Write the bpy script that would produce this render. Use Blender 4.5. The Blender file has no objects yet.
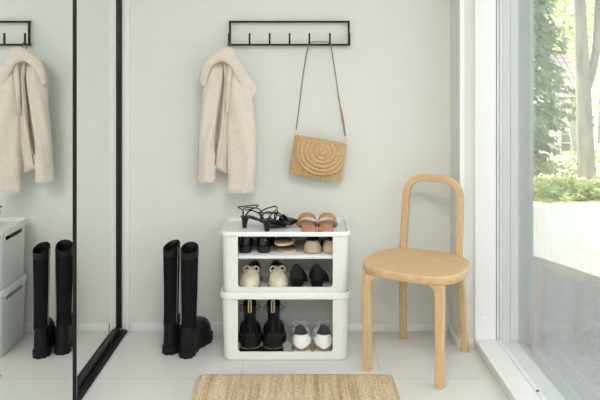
import bpy, bmesh, math, random
from mathutils import Vector, Matrix, noise
PI = math.pi
sc = bpy.context.scene
COL = sc.collection
random.seed(7)

# camera constants
F = 650.0; HX = 298.5; HY = 79.0; H = 1.27
WALL_Y = 3.276
def cx(px, Y): return (px - HX) * Y / F
def cz(py, Y): return H - (py - HY) * Y / F

# ------------------------------------------------------------ materials
def mat(name, col, rough=0.5, metal=0.0, spec=0.5, var=0.0, vscale=20, bump=0.0, bscale=60, stretch=(1,1,1), coat=0.0, sheen=0.0, trans=0.0, col2=None):
    m = bpy.data.materials.new(name); m.use_nodes = True
    nt = m.node_tree; b = nt.nodes['Principled BSDF']
    b.inputs['Base Color'].default_value = (*col, 1)
    b.inputs['Roughness'].default_value = rough
    b.inputs['Metallic'].default_value = metal
    b.inputs['Specular IOR Level'].default_value = spec
    if coat: b.inputs['Coat Weight'].default_value = coat; b.inputs['Coat Roughness'].default_value = 0.12
    if sheen: b.inputs['Sheen Weight'].default_value = sheen
    if var or bump or col2:
        tc = nt.nodes.new('ShaderNodeTexCoord'); mp = nt.nodes.new('ShaderNodeMapping')
        mp.inputs['Scale'].default_value = stretch
        nt.links.new(tc.outputs['Object'], mp.inputs['Vector'])
    if var or col2:
        n = nt.nodes.new('ShaderNodeTexNoise'); n.inputs['Scale'].default_value = vscale; n.inputs['Detail'].default_value = 5
        nt.links.new(mp.outputs[0], n.inputs['Vector'])
        r = nt.nodes.new('ShaderNodeValToRGB')
        r.color_ramp.elements[0].position = 0.3; r.color_ramp.elements[1].position = 0.7
        c2 = col2 if col2 else tuple(min(1, c * (1 + var)) for c in col)
        c1 = col if col2 else tuple(c * (1 - var) for c in col)
        r.color_ramp.elements[0].color = (*c1, 1); r.color_ramp.elements[1].color = (*c2, 1)
        nt.links.new(n.outputs[0], r.inputs[0]); nt.links.new(r.outputs[0], b.inputs['Base Color'])
    if bump:
        n2 = nt.nodes.new('ShaderNodeTexNoise'); n2.inputs['Scale'].default_value = bscale; n2.inputs['Detail'].default_value = 4
        nt.links.new(mp.outputs[0], n2.inputs['Vector'])
        bp = nt.nodes.new('ShaderNodeBump'); bp.inputs['Strength'].default_value = bump; bp.inputs['Distance'].default_value = 0.004
        nt.links.new(n2.outputs[0], bp.inputs['Height']); nt.links.new(bp.outputs[0], b.inputs['Normal'])
    return m

M = {}
M['wall'] = mat('wall_paint', (0.685,0.688,0.660), 0.85, var=0.012, vscale=8, bump=0.12, bscale=320)
M['trim'] = mat('white_trim', (0.75,0.755,0.74), 0.45)
M['ceil'] = mat('ceiling_paint', (0.8,0.8,0.78), 0.9)
M['frame_white'] = mat('window_white', (0.81,0.815,0.81), 0.35)
M['frame_grey'] = mat('window_grey', (0.61,0.625,0.625), 0.5)
M['frame_dark'] = mat('window_outer_grey', (0.37,0.385,0.38), 0.5)
M['gasket'] = mat('gasket', (0.13,0.135,0.135), 0.6)
M['black'] = mat('black_metal', (0.010,0.010,0.010), 0.45, spec=0.3)
M['chrome'] = mat('polished_edge', (0.62,0.63,0.62), 0.4)
M['mirror'] = mat('mirror_silver', (0.90,0.93,0.905), 0.0, metal=1.0)
M['plastic'] = mat('white_plastic', (0.745,0.75,0.74), 0.42)
M['blk_leather'] = mat('black_leather', (0.008,0.008,0.008), 0.38, spec=0.22, bump=0.15, bscale=90)
M['blk_gloss'] = mat('black_gloss_leather', (0.007,0.007,0.008), 0.2, spec=0.5)
M['blk_fabric'] = mat('black_stretch_fabric', (0.010,0.010,0.0105), 0.9, spec=0.08, bump=0.3, bscale=700)
M['blk_rubber'] = mat('black_rubber', (0.011,0.011,0.011), 0.6, spec=0.2, bump=0.2, bscale=200)
M['zip'] = mat('grey_zip_tape', (0.42,0.42,0.38), 0.6)
M['tan_leather'] = mat('tan_leather', (0.50,0.235,0.115), 0.45, var=0.12, vscale=40, bump=0.15, bscale=150)
M['brown_leather'] = mat('brown_leather', (0.23,0.105,0.055), 0.5, var=0.1, vscale=60)
M['taupe'] = mat('taupe_leather', (0.27,0.19,0.135), 0.6, var=0.12, vscale=60)
M['beige_patent'] = mat('beige_patent', (0.47,0.36,0.27), 0.3, var=0.08, vscale=40, coat=0.3)
M['sole_beige'] = mat('beige_sole', (0.60,0.48,0.34), 0.6, var=0.06, vscale=80)
M['dark_trim'] = mat('dark_brown_trim', (0.035,0.022,0.016), 0.6)
M['cream'] = mat('cream_suede', (0.72,0.64,0.50), 0.85, var=0.05, vscale=90, bump=0.15, bscale=300, sheen=0.2)
M['cream_lace'] = mat('cream_lace', (0.80,0.75,0.65), 0.8)
M['white_leather'] = mat('white_shoe_leather', (0.80,0.80,0.79), 0.5, var=0.02, vscale=40)
M['grey_mesh'] = mat('grey_mesh', (0.50,0.50,0.49), 0.8, bump=0.3, bscale=600)
M['shoe_lining'] = mat('grey_shoe_lining', (0.10,0.10,0.11), 0.9)
M['khaki'] = mat('khaki_suede', (0.24,0.19,0.13), 0.85, var=0.12, vscale=70)
M['white_rubber'] = mat('white_rubber', (0.74,0.74,0.71), 0.55)
M['yellow_stitch'] = mat('yellow_stitch', (0.52,0.42,0.20), 0.7)
M['pull_tan'] = mat('pull_loop_tan', (0.45,0.33,0.17), 0.7)
M['sherpa'] = mat('sherpa_fleece', (0.69,0.60,0.525), 0.95, var=0.05, vscale=70, bump=1.0, bscale=170, sheen=0.25)
M['coat_lining'] = mat('brown_coat_lining', (0.20,0.13,0.085), 0.8)  # brown for the hanging loop and the painted crease shade
M['brass'] = mat('brass', (0.70,0.52,0.25), 0.3, metal=1.0)
M['strap'] = mat('strap_leather', (0.30,0.19,0.12), 0.55, var=0.1, vscale=60)

def wood_mat():
    m = bpy.data.materials.new('oak_wood'); m.use_nodes = True; nt = m.node_tree; b = nt.nodes['Principled BSDF']
    tc = nt.nodes.new('ShaderNodeTexCoord'); mp = nt.nodes.new('ShaderNodeMapping'); mp.inputs['Scale'].default_value = (4, 22, 4)
    n = nt.nodes.new('ShaderNodeTexNoise'); n.inputs['Scale'].default_value = 5; n.inputs['Detail'].default_value = 7; n.inputs['Roughness'].default_value = 0.65
    r = nt.nodes.new('ShaderNodeValToRGB')
    r.color_ramp.elements[0].position = 0.3; r.color_ramp.elements[1].position = 0.72
    r.color_ramp.elements[0].color = (0.53,0.345,0.175,1); r.color_ramp.elements[1].color = (0.67,0.475,0.275,1)
    nt.links.new(tc.outputs['Object'], mp.inputs[0]); nt.links.new(mp.outputs[0], n.inputs[0]); nt.links.new(n.outputs[0], r.inputs[0])
    nt.links.new(r.outputs[0], b.inputs['Base Color']); b.inputs['Roughness'].default_value = 0.5
    bp = nt.nodes.new('ShaderNodeBump'); bp.inputs['Strength'].default_value = 0.1; bp.inputs['Distance'].default_value = 0.002
    nt.links.new(n.outputs[0], bp.inputs['Height']); nt.links.new(bp.outputs[0], b.inputs['Normal'])
    return m, mp
M['wood'], _ = wood_mat()
M['wood_v'], _mp = wood_mat(); _mp.inputs['Scale'].default_value = (22, 22, 2.5)

def tile_mat():
    m = bpy.data.materials.new('floor_tiles'); m.use_nodes = True; nt = m.node_tree; b = nt.nodes['Principled BSDF']
    tc = nt.nodes.new('ShaderNodeTexCoord'); mp = nt.nodes.new('ShaderNodeMapping')
    mp.inputs['Location'].default_value = (0.248, -2.755 + 3.0, 0)
    br = nt.nodes.new('ShaderNodeTexBrick'); br.offset = 0; br.squash = 1
    br.inputs['Scale'].default_value = 1; br.inputs['Brick Width'].default_value = 0.604; br.inputs['Row Height'].default_value = 0.6
    br.inputs['Mortar Size'].default_value = 0.0016; br.inputs['Mortar Smooth'].default_value = 0.1
    br.inputs['Color1'].default_value = (0.665,0.66,0.635,1); br.inputs['Color2'].default_value = (0.65,0.645,0.625,1)
    br.inputs['Mortar'].default_value = (0.46,0.45,0.43,1)
    nt.links.new(tc.outputs['Object'], mp.inputs[0]); nt.links.new(mp.outputs[0], br.inputs[0])
    n = nt.nodes.new('ShaderNodeTexNoise'); n.inputs['Scale'].default_value = 5; n.inputs['Detail'].default_value = 6
    mx = nt.nodes.new('ShaderNodeMixRGB'); mx.blend_type = 'MULTIPLY'; mx.inputs[0].default_value = 1
    r = nt.nodes.new('ShaderNodeValToRGB'); r.color_ramp.elements[0].color = (0.93,0.93,0.93,1); r.color_ramp.elements[1].color = (1,1,1,1)
    nt.links.new(tc.outputs['Object'], n.inputs[0]); nt.links.new(n.outputs[0], r.inputs[0])
    nt.links.new(br.outputs[0], mx.inputs[1]); nt.links.new(r.outputs[0], mx.inputs[2]); nt.links.new(mx.outputs[0], b.inputs['Base Color'])
    b.inputs['Roughness'].default_value = 0.32; b.inputs['Specular IOR Level'].default_value = 0.4
    return m
M['tiles'] = tile_mat()

def glass_mat():
    m = bpy.data.materials.new('window_glass'); m.use_nodes = True; nt = m.node_tree
    for n in list(nt.nodes): nt.nodes.remove(n)
    o = nt.nodes.new('ShaderNodeOutputMaterial'); mx = nt.nodes.new('ShaderNodeMixShader')
    t = nt.nodes.new('ShaderNodeBsdfTransparent'); t.inputs[0].default_value = (0.975,0.99,0.985,1)
    g = nt.nodes.new('ShaderNodeBsdfGlossy'); g.inputs['Roughness'].default_value = 0.0
    lw = nt.nodes.new('ShaderNodeLayerWeight'); lw.inputs[0].default_value = 0.5
    p = nt.nodes.new('ShaderNodeMath'); p.operation = 'POWER'; p.inputs[1].default_value = 5
    q = nt.nodes.new('ShaderNodeMath'); q.operation = 'MULTIPLY_ADD'; q.inputs[1].default_value = 0.96; q.inputs[2].default_value = 0.04
    nt.links.new(lw.outputs['Facing'], p.inputs[0]); nt.links.new(p.outputs[0], q.inputs[0]); nt.links.new(q.outputs[0], mx.inputs[0])
    nt.links.new(t.outputs[0], mx.inputs[1]); nt.links.new(g.outputs[0], mx.inputs[2]); nt.links.new(mx.outputs[0], o.inputs[0])
    return m
M['glass'] = glass_mat()

def rib_mat(name, c1, c2, scale, stretch):
    m = mat(name, c1, 0.95, col2=c2, vscale=scale, stretch=stretch, bump=0.6, bscale=400)
    return m
# rug: strand colour varies from rib to rib
def rug_mat():
    m = bpy.data.materials.new('jute_rug'); m.use_nodes = True; nt = m.node_tree; b = nt.nodes['Principled BSDF']; b.inputs['Roughness'].default_value = 0.95
    tc = nt.nodes.new('ShaderNodeTexCoord')
    mp = nt.nodes.new('ShaderNodeMapping'); mp.inputs['Scale'].default_value = (32, 1.3, 1)
    n = nt.nodes.new('ShaderNodeTexNoise'); n.inputs['Scale'].default_value = 1.0; n.inputs['Detail'].default_value = 5; n.inputs['Roughness'].default_value = 0.75
    r = nt.nodes.new('ShaderNodeValToRGB'); e = r.color_ramp.elements
    e[0].position = 0.30; e[0].color = (0.42,0.27,0.13,1); e[1].position = 0.52; e[1].color = (0.68,0.55,0.38,1)
    e2 = r.color_ramp.elements.new(0.72); e2.color = (0.80,0.70,0.54,1)
    n2 = nt.nodes.new('ShaderNodeTexNoise'); n2.inputs['Scale'].default_value = 170; n2.inputs['Detail'].default_value = 3
    mx = nt.nodes.new('ShaderNodeMixRGB'); mx.blend_type = 'MULTIPLY'; mx.inputs[0].default_value = 1
    r2 = nt.nodes.new('ShaderNodeValToRGB'); r2.color_ramp.elements[0].position = 0.3; r2.color_ramp.elements[0].color = (0.55,0.5,0.42,1); r2.color_ramp.elements[1].position = 0.6
    nt.links.new(tc.outputs['Object'], mp.inputs[0]); nt.links.new(mp.outputs[0], n.inputs[0]); nt.links.new(n.outputs[0], r.inputs[0])
    nt.links.new(tc.outputs['Object'], n2.inputs[0]); nt.links.new(n2.outputs[0], r2.inputs[0])
    nt.links.new(r.outputs[0], mx.inputs[1]); nt.links.new(r2.outputs[0], mx.inputs[2]); nt.links.new(mx.outputs[0], b.inputs['Base Color'])
    bp = nt.nodes.new('ShaderNodeBump'); bp.inputs['Strength'].default_value = 0.7; bp.inputs['Distance'].default_value = 0.003
    nt.links.new(n2.outputs[0], bp.inputs['Height']); nt.links.new(bp.outputs[0], b.inputs['Normal'])
    return m
M['rug'] = rug_mat()
M['straw'] = mat('woven_straw', (0.50,0.31,0.145), 0.85, col2=(0.72,0.49,0.265), vscale=110, bump=0.9, bscale=420)
# outdoors
M['asphalt'] = mat('asphalt', (0.33,0.335,0.34), 0.95, var=0.25, vscale=55, bump=0.5, bscale=90)
M['grass'] = mat('rough_grass', (0.48,0.50,0.24), 0.95, col2=(0.78,0.74,0.52), vscale=2.5, bump=0.8, bscale=15)
M['bark'] = mat('grey_bark', (0.36,0.33,0.30), 0.95, var=0.25, vscale=9, bump=1, bscale=30, stretch=(1,1,0.3))
M['render_white'] = mat('white_boards', (0.75,0.77,0.78), 0.8)
M['ext_wall'] = mat('exterior_render', (0.6,0.6,0.58), 0.9)
M['cream_lamp'] = None
def leaf_mat(name, c1, c2):
    m = bpy.data.materials.new(name); m.use_nodes = True; nt = m.node_tree
    b = nt.nodes['Principled BSDF']; b.inputs['Roughness'].default_value = 0.6
    tc = nt.nodes.new('ShaderNodeTexCoord'); n = nt.nodes.new('ShaderNodeTexNoise'); n.inputs['Scale'].default_value = 3.0
    r = nt.nodes.new('ShaderNodeValToRGB'); r.color_ramp.elements[0].position = 0.35; r.color_ramp.elements[1].position = 0.65
    r.color_ramp.elements[0].color = (*c1,1); r.color_ramp.elements[1].color = (*c2,1)
    nt.links.new(tc.outputs['Object'], n.inputs[0]); nt.links.new(n.outputs[0], r.inputs[0]); nt.links.new(r.outputs[0], b.inputs['Base Color'])
    tr = nt.nodes.new('ShaderNodeBsdfTranslucent'); nt.links.new(r.outputs[0], tr.inputs[0])
    mx = nt.nodes.new('ShaderNodeMixShader'); mx.inputs[0].default_value = 0.5
    out = nt.nodes['Material Output']
    nt.links.new(b.outputs[0], mx.inputs[1]); nt.links.new(tr.outputs[0], mx.inputs[2]); nt.links.new(mx.outputs[0], out.inputs[0])
    return m
M['leaf_spruce'] = leaf_mat('spruce_needles', (0.20,0.28,0.18), (0.38,0.46,0.30))
M['leaf_yellow'] = leaf_mat('bright_leaves', (0.46,0.53,0.24), (0.72,0.76,0.50))
M['leaf_green'] = leaf_mat('green_leaves', (0.28,0.38,0.16), (0.52,0.60,0.28))
def tile_roof():
    m = mat('roof_tiles', (0.62,0.50,0.46), 0.8)
    nt = m.node_tree; b = nt.nodes['Principled BSDF']
    tc = nt.nodes.new('ShaderNodeTexCoord'); br = nt.nodes.new('ShaderNodeTexBrick'); br.offset = 0
    br.inputs['Scale'].default_value = 1; br.inputs['Brick Width'].default_value = 0.26; br.inputs['Row Height'].default_value = 0.34; br.inputs['Mortar Size'].default_value = 0.03
    br.inputs['Color1'].default_value = (0.80,0.72,0.68,1); br.inputs['Color2'].default_value = (0.76,0.66,0.62,1); br.inputs['Mortar'].default_value = (0.42,0.28,0.24,1)
    nt.links.new(tc.outputs['Object'], br.inputs[0]); nt.links.new(br.outputs[0], b.inputs['Base Color'])
    return m
M['roof'] = tile_roof()

# ------------------------------------------------------------ object helpers
def link(name, bm, m, parent=None, smooth=True, angle=40):
    me = bpy.data.meshes.new(name)
    bmesh.ops.recalc_face_normals(bm, faces=bm.faces)
    bm.to_mesh(me); bm.free()
    for mm in (m if isinstance(m, (list, tuple)) else [m]): me.materials.append(mm)
    if smooth:
        for p in me.polygons: p.use_smooth = True
        try: me.set_sharp_from_angle(angle=math.radians(angle))
        except Exception: pass
    o = bpy.data.objects.new(name, me); COL.objects.link(o)
    if parent: o.parent = parent
    return o
def tag(o, label=None, cat=None, group=None, kind=None):
    if label: o['label'] = label
    if cat: o['category'] = cat
    if group: o['group'] = group
    if kind: o['kind'] = kind
    return o
def thing(name, label, cat, loc=(0,0,0), rz=0, group=None):
    o = bpy.data.objects.new(name, None); COL.objects.link(o); o.empty_display_size = 0.05
    o.location = loc; o.rotation_euler = (0,0,rz)
    return tag(o, label, cat, group)
def copy_tree(o, parent=None):
    c = o.copy(); COL.objects.link(c); c.parent = parent
    for ch in [x for x in COL.objects if x.parent == o]: copy_tree(ch, c)
    return c
def NB(): return bmesh.new()
def box(bm, x0, x1, y0, y1, z0, z1, bev=0.0, mi=0):
    vs = [bm.verts.new((x, y, z)) for x in (x0, x1) for y in (y0, y1) for z in (z0, z1)]
    fs = [(0,1,3,2),(4,6,7,5),(0,4,5,1),(2,3,7,6),(0,2,6,4),(1,5,7,3)]
    faces = [bm.faces.new([vs[i] for i in f]) for f in fs]
    for f in faces: f.material_index = mi
    if bev > 0:
        es = list({e for f in faces for e in f.edges})
        bmesh.ops.bevel(bm, geom=es, offset=bev, segments=2, affect='EDGES', profile=0.5)
def rings(bm, rs, close=True, cap0=True, cap1=True, mi=0):
    vr = [[bm.verts.new(p) for p in r] for r in rs]
    n = len(rs[0])
    for a, b in zip(vr, vr[1:]):
        for i in range(n if close else n-1):
            f = bm.faces.new((a[i], a[(i+1) % n], b[(i+1) % n], b[i])); f.material_index = mi
    if cap0: bm.faces.new(list(reversed(vr[0]))).material_index = mi
    if cap1: bm.faces.new(vr[-1]).material_index = mi
    return vr
def frames(pts, closed=False):
    out = []; n = len(pts); up = None
    for i in range(n):
        if closed: d = pts[(i+1) % n] - pts[i-1]
        else: d = pts[min(i+1, n-1)] - pts[max(i-1, 0)]
        d.normalize()
        if up is None:
            up = Vector((0,0,1)) if abs(d.z) < 0.9 else Vector((1,0,0))
        s = d.cross(up); s.normalize(); up = s.cross(d); up.normalize()
        out.append((d, s, up))
    return out
def tube(bm, pts, r, n=8, closed=False, ry=None, mi=0, upv=None):
    pts = [Vector(p) for p in pts]; fr = frames(pts, closed); rs = []
    for i, (p, (d, s, u)) in enumerate(zip(pts, fr)):
        rr = r(i/(len(pts)-1)) if callable(r) else r
        r2 = ry if ry is not None else rr
        if upv is not None:
            u = Vector(upv); u = (u - d*u.dot(d)).normalized(); s = d.cross(u)
        rs.append([p + s*math.cos(2*PI*k/n)*rr + u*math.sin(2*PI*k/n)*r2 for k in range(n)])
    if closed: rs.append(rs[0])
    vr = rings(bm, rs, cap0=not closed, cap1=not closed, mi=mi)
    if closed: bmesh.ops.remove_doubles(bm, verts=[v for r_ in vr for v in r_], dist=1e-6)
def spline(ctrl, n=8, closed=False):
    P = [Vector(p) for p in ctrl]; out = []; m = len(P)
    for i in range(m if closed else m-1):
        if closed: p0, p1, p2, p3 = P[i-1], P[i], P[(i+1) % m], P[(i+2) % m]
        else: p0, p1, p2, p3 = P[max(i-1,0)], P[i], P[i+1], P[min(i+2,m-1)]
        for k in range(n):
            t = k/n
            out.append(0.5*((2*p1)+(p2-p0)*t+(2*p0-5*p1+4*p2-p3)*t*t+(3*p1-p0-3*p2+p3)*t*t*t))
    if not closed: out.append(P[-1])
    return out
def interp(xs, ys, t):
    if t <= xs[0]: return ys[0]
    for i in range(len(xs)-1):
        if t <= xs[i+1]:
            u = (t-xs[i])/(xs[i+1]-xs[i]); u = u*u*(3-2*u)
            return ys[i]*(1-u)+ys[i+1]*u
    return ys[-1]
def sbox(name, x0, x1, y0, y1, z0, z1, m, bev=0, parent=None, kind='structure', label=None, cat=None):
    bm = NB(); box(bm, x0, x1, y0, y1, z0, z1, bev); o = link(name, bm, m, parent, smooth=bev > 0)
    if not parent: tag(o, label, cat, kind=kind)
    return o
def rrect(x0, x1, y0, y1, r, n=6):
    out = []
    for (cx_, cy_, a0) in ((x1-r, y1-r, 0), (x0+r, y1-r, PI/2), (x0+r, y0+r, PI), (x1-r, y0+r, 1.5*PI)):
        for k in range(n+1):
            a = a0 + PI/2*k/n; out.append((cx_ + r*math.cos(a), cy_ + r*math.sin(a)))
    return out
def boolean(o, cutters, op='DIFFERENCE'):
    for c in cutters:
        md = o.modifiers.new('b', 'BOOLEAN'); md.operation = op; md.object = c; md.solver = 'EXACT'
    dg = bpy.context.evaluated_depsgraph_get(); dg.update()
    me = bpy.data.meshes.new_from_object(o.evaluated_get(dg)); o.modifiers.clear(); o.data = me
    for c in cutters: bpy.data.objects.remove(c)
    for p in me.polygons: p.use_smooth = True
    try: me.set_sharp_from_angle(angle=math.radians(35))
    except Exception: pass

# ------------------------------------------------------------ room shell
XR = 0.765                     # right nib wall
XS = 0.831; XS2 = 0.93         # sill inner/outer
WY0 = -1.0; WY1 = 3.06         # window run
RY0 = -2.6; XL = -1.6; CZ = 2.6
sbox('floor', XL, 1.10, RY0, WALL_Y+0.1, -0.10, 0, M['tiles'], label='pale grey square tiled floor of the entrance hall', cat='floor')
sbox('ceiling', XL, 1.12, RY0, WALL_Y+0.1, CZ, CZ+0.12, M['ceil'], label='white ceiling of the entrance hall', cat='ceiling')
sbox('wall_back', XL, XR, WALL_Y, WALL_Y+0.12, 0, CZ, M['wall'], label='pale grey green wall behind the coat rack', cat='wall')
sbox('wall_right', XR, XS, WY1+0.018, WALL_Y+0.12, 0, CZ, M['wall'], label='narrow white wall return beside the window post', cat='wall')
sbox('wall_left', XL-0.1, XL, RY0, WALL_Y+0.12, 0, CZ, M['wall'], label='wall behind the mirrored sliding doors', cat='wall')
sbox('wall_front', XL, 1.12, RY0-0.12, RY0, 0, CZ, M['wall'], label='wall opposite the coat rack', cat='wall')
sbox('wall_window_side', XS, 1.12, RY0, WY0-0.1, 0, CZ, M['wall'], label='wall beside the big window', cat='wall')
sbox('wall_lintel', XS, 1.12, WY0-0.1, WALL_Y+0.12, 2.36, CZ, M['wall'], label='strip of wall above the big window', cat='wall')
# baseboards
bm = NB(); box(bm, -0.848, XR-0.013, WALL_Y-0.013, WALL_Y, 0.0, 0.041, 0.002)
tag(link('baseboard_back', bm, M['trim']), 'low white baseboard along the wall with the coat rack', 'baseboard', kind='structure')
bm = NB(); box(bm, XR-0.013, XR, WY1+0.005, WALL_Y, 0.0, 0.041, 0.002); box(bm, XR, XS-0.001, WY1+0.005, WY1+0.018, 0.0, 0.041, 0.002)
tag(link('baseboard_right', bm, M['trim']), 'short white baseboard in the corner by the window post', 'baseboard', kind='structure')
bm = NB(); box(bm, XR-0.004, XR+0.018, WY1+0.008, WY1+0.0175, 0.043, CZ-0.001, 0.002)
tag(link('trim_1', bm, M['frame_white']), 'thin white corner strip on the wall return', 'trim', kind='structure')
sbox('trim_2', -0.885, -0.852, WALL_Y-0.008, WALL_Y, 0, CZ, M['trim'], label='thin white filler strip between sliding door and wall', cat='trim')

# ------------------------------------------------------------ window
win = thing('window_1', 'tall white framed window with double glazing and low sill on the right', 'window', (0,0,0)); win['kind'] = 'structure'
def wpart(n, *a, m=M['frame_white'], bev=0.002):
    bm = NB(); box(bm, *a, bev); return link(n, bm, m, win)
wpart('sill', XS, XS2, WY0, WY1, 0.0, 0.045)
wpart('window_post', XS, XS2, WY1, WALL_Y+0.1, 0.0, 2.36)
wpart('window_post', XS, XS2, WY0-0.1, WY0, 0.0, 2.36)
wpart('window_head', XS, XS2, WY0, WY1, 2.26, 2.36)
# stepped sash frames: end jamb then bottom and top rails, going outwards
steps = [(0.9302, 0.9345, 0.012, 'gasket'), (0.9345, 0.945, 0.0, 'frame_white'), (0.945, 0.9475, 0.010, 'gasket'),
         (0.9475, 0.957, -0.004, 'frame_white'), (0.957, 0.9595, 0.010, 'frame_grey'), (0.9595, 0.995, -0.002, 'frame_grey'),
         (0.995, 0.999, 0.006, 'frame_grey'), (0.999, 1.035, 0.0, 'frame_grey'), (1.035, 1.108, 0.006, 'frame_dark')]
for i, (a, b, d, mk) in enumerate(steps):
    nm = 'gasket' if mk == 'gasket' else 'frame_rail'
    zt = 0.045 - i*0.0028 - max(d, 0)*0.6
    bm = NB()
    box(bm, a, b, WY1 + d, WALL_Y+0.1, 0.0, 2.36)
    box(bm, a, b, WY0-0.1, WY0 - d, 0.0, 2.36)
    box(bm, a, b, WY0 - d, WY1 + d, 0.0, zt)
    box(bm, a, b, WY0 - d, WY1 + d, 2.27 + d, 2.36)
    link(nm, bm, M[mk], win, smooth=False)
for xg, zb in ((0.9375, 0.04), (1.06, 0.015)):
    bm = NB(); box(bm, xg, xg+0.004, WY0, WY1-0.0005, zb-0.01, 2.268); link('glass_pane', bm, M['glass'], win, smooth=False)
for (px, py) in ((484.5, 102), (484.5, 318)):
    bm = NB(); x = cx(px, WY1); z = cz(py, WY1)
    rings(bm, [[(x+math.cos(a)*r, y, z+math.sin(a)*r) for a in [2*PI*k/16 for k in range(16)]] for r, y in ((0.009, WY1+0.001), (0.009, WY1-0.002), (0.006, WY1-0.0035))])
    link('screw_cap', bm, M['frame_white'], win)
bm = NB(); box(bm, 0.9348, 0.944, 2.55, 2.558, 0.042, 0.048); link('weep_clip', bm, M['gasket'], win)

# ------------------------------------------------------------ mirrored sliding doors
def sliding(name, label, xm, xf, y0, y1):
    t = thing(name, label, 'sliding door'); t['kind'] = 'structure'
    bm = NB(); box(bm, xm-0.006, xm, y0+0.01, y1-0.01, 0.03, 2.42); link('mirror', bm, M['mirror'], t, smooth=False)
    w = 0.030
    bm = NB()
    for a, b in ((y0, y0+w), (y1-w, y1)):
        box(bm, xm-0.02, xf-0.004, a+0.004, b-0.004, 0.022, 2.44, 0.001)
        box(bm, xf-0.006, xf, a+0.011, b-0.011, 0.022, 2.44, 0.001)
    box(bm, xm-0.02, xf-0.003, y0+w, y1-w, 0.014, 0.036, 0.001); box(bm, xm-0.02, xf-0.003, y0+w, y1-w, 2.41, 2.44, 0.001)
    link('door_frame', bm, M['black'], t)
    bm = NB()
    box(bm, xm-0.01, xf-0.0035, y1-0.0045, y1, 0.036, 2.41)
    link('edge_strip', bm, M['chrome'], t, smooth=False)
    return t
sliding('door_1', 'front mirrored sliding door in a thin black frame, nearest the camera', -0.846, -0.839, 1.2, 2.472)
sliding('door_2', 'rear mirrored sliding door in a thin black frame, next to the back wall', -0.900, -0.886, 2.42, WALL_Y-0.004)
sliding('door_3', 'mirrored sliding door nearer the room end', -0.900, -0.886, 0.1, 1.24)
tr = thing('trim_3', 'black floor track with raised rails under the mirrored sliding doors', 'door track'); tr['kind'] = 'structure'
bm = NB(); box(bm, -0.935, -0.858, 0.05, WALL_Y-0.002, 0.0, 0.006, 0.001); link('track_base', bm, M['black'], tr)
for x in (-0.868, -0.880, -0.920):
    bm = NB(); box(bm, x-0.0025, x+0.0025, 0.05, WALL_Y-0.002, 0.006, 0.014, 0.0008); link('track_rail', bm, M['black'], tr)
sbox('trim_4', XL, -0.86, 0.0, WALL_Y, 2.445, 2.6, M['trim'], label='white fascia above the sliding doors', cat='trim')
sbox('wall_partition', XL, -0.86, -0.02, 0.04, 0, 2.445, M['wall'], label='end panel of the built-in wardrobe', cat='wall')

# ------------------------------------------------------------ coat rack
FY = 3.256
XA, XB = cx(230, FY), cx(348.7, FY); ZA, ZB = cz(44.8, FY), cz(21.8, FY)
rack = thing('coat_rack', 'black metal wall coat rack with a rectangular frame and upright hooks', 'coat rack', (0, FY, 0))
hw = 0.005
bm = NB(); 
for a in ((XA-hw, XA+hw, ZA-hw, ZB+hw), (XB-hw, XB+hw, ZA-hw, ZB+hw), (XA, XB, ZB-hw, ZB+hw), (XA, XB, ZA-hw, ZA+hw)):
    box(bm, a[0], a[1], -hw, hw, a[2], a[3])
link('frame', bm, M['black'], rack, smooth=False)
for x in (XA, XB):
    for z in (ZA, ZB):
        bm = NB(); box(bm, x-0.003, x+0.003, hw, WALL_Y-FY, z-0.003, z+0.003); link('wall_mount', bm, M['black'], rack, smooth=False)
HKY = -0.05
hook_x = [XA] + [cx(p, FY+HKY) for p in (249.6, 269.7, 289.6, 309.4, 329.9)] + [XB]
for x in hook_x:
    bm = NB(); box(bm, x-0.0045, x+0.0045, HKY-0.004, -hw, ZA-0.0045, ZA+0.0035); box(bm, x-0.0045, x+0.0045, HKY-0.004, HKY+0.004, ZA+0.0035, ZA+0.055)
    link('hook', bm, M['black'], rack, smooth=False)

# ------------------------------------------------------------ coat
CY = 3.225
coat = thing('coat', 'cream sherpa fleece coat with wide collar hanging from left end of rack', 'coat', (0, CY, 0))
def fz(p, s, a):
    return a * noise.noise(Vector(p)*s)
def garment(rows, n=40, steps=6, amp=0.004, y0=0.0, sq=2.4, folds=0.0, seed=0.0):
    """rows: (py, left px, right px, centre depth, half depth)"""
    pts = [(Vector((cx(l, CY), y, cz(py, CY))), Vector((cx(r, CY), d, 0))) for py, l, r, y, d in rows]
    A = spline([p[0] for p in pts], steps); B = spline([p[1] for p in pts], steps)
    out = []
    for a, b in zip(A, B):
        xl, xr, yc, dep, z = a.x, b.x, a.y, b.y, a.z
        c = (xl+xr)/2; w = (xr-xl)/2; ring = []
        for k in range(n):
            t = 2*PI*k/n; co, si = math.cos(t), math.sin(t)
            x = math.copysign(abs(co)**(2/sq), co); y = math.copysign(abs(si)**(2/sq), si)
            p = Vector((c + w*x, yc + dep*y, z))
            f = 1 + folds*math.sin(3.2*PI*x + 2.5*z*4 + seed)
            p.y = yc + dep*y*f + noise.noise(Vector((p.x*14+seed, p.y*14, p.z*7)))*amp
            p.y += math.sin(x*4.5 + seed + 3*math.sin(z*7+seed))*0.0045*(1 if y < 0 else 0)
            p.x += noise.noise(Vector((p.y*14, p.x*14+seed, p.z*9)))*amp
            p.z += noise.noise(Vector((p.y*20, p.x*20+seed, p.z*9)))*amp*0.5
            ring.append(p)
        out.append(ring)
    bm = NB(); rings(bm, out); return bm
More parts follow.
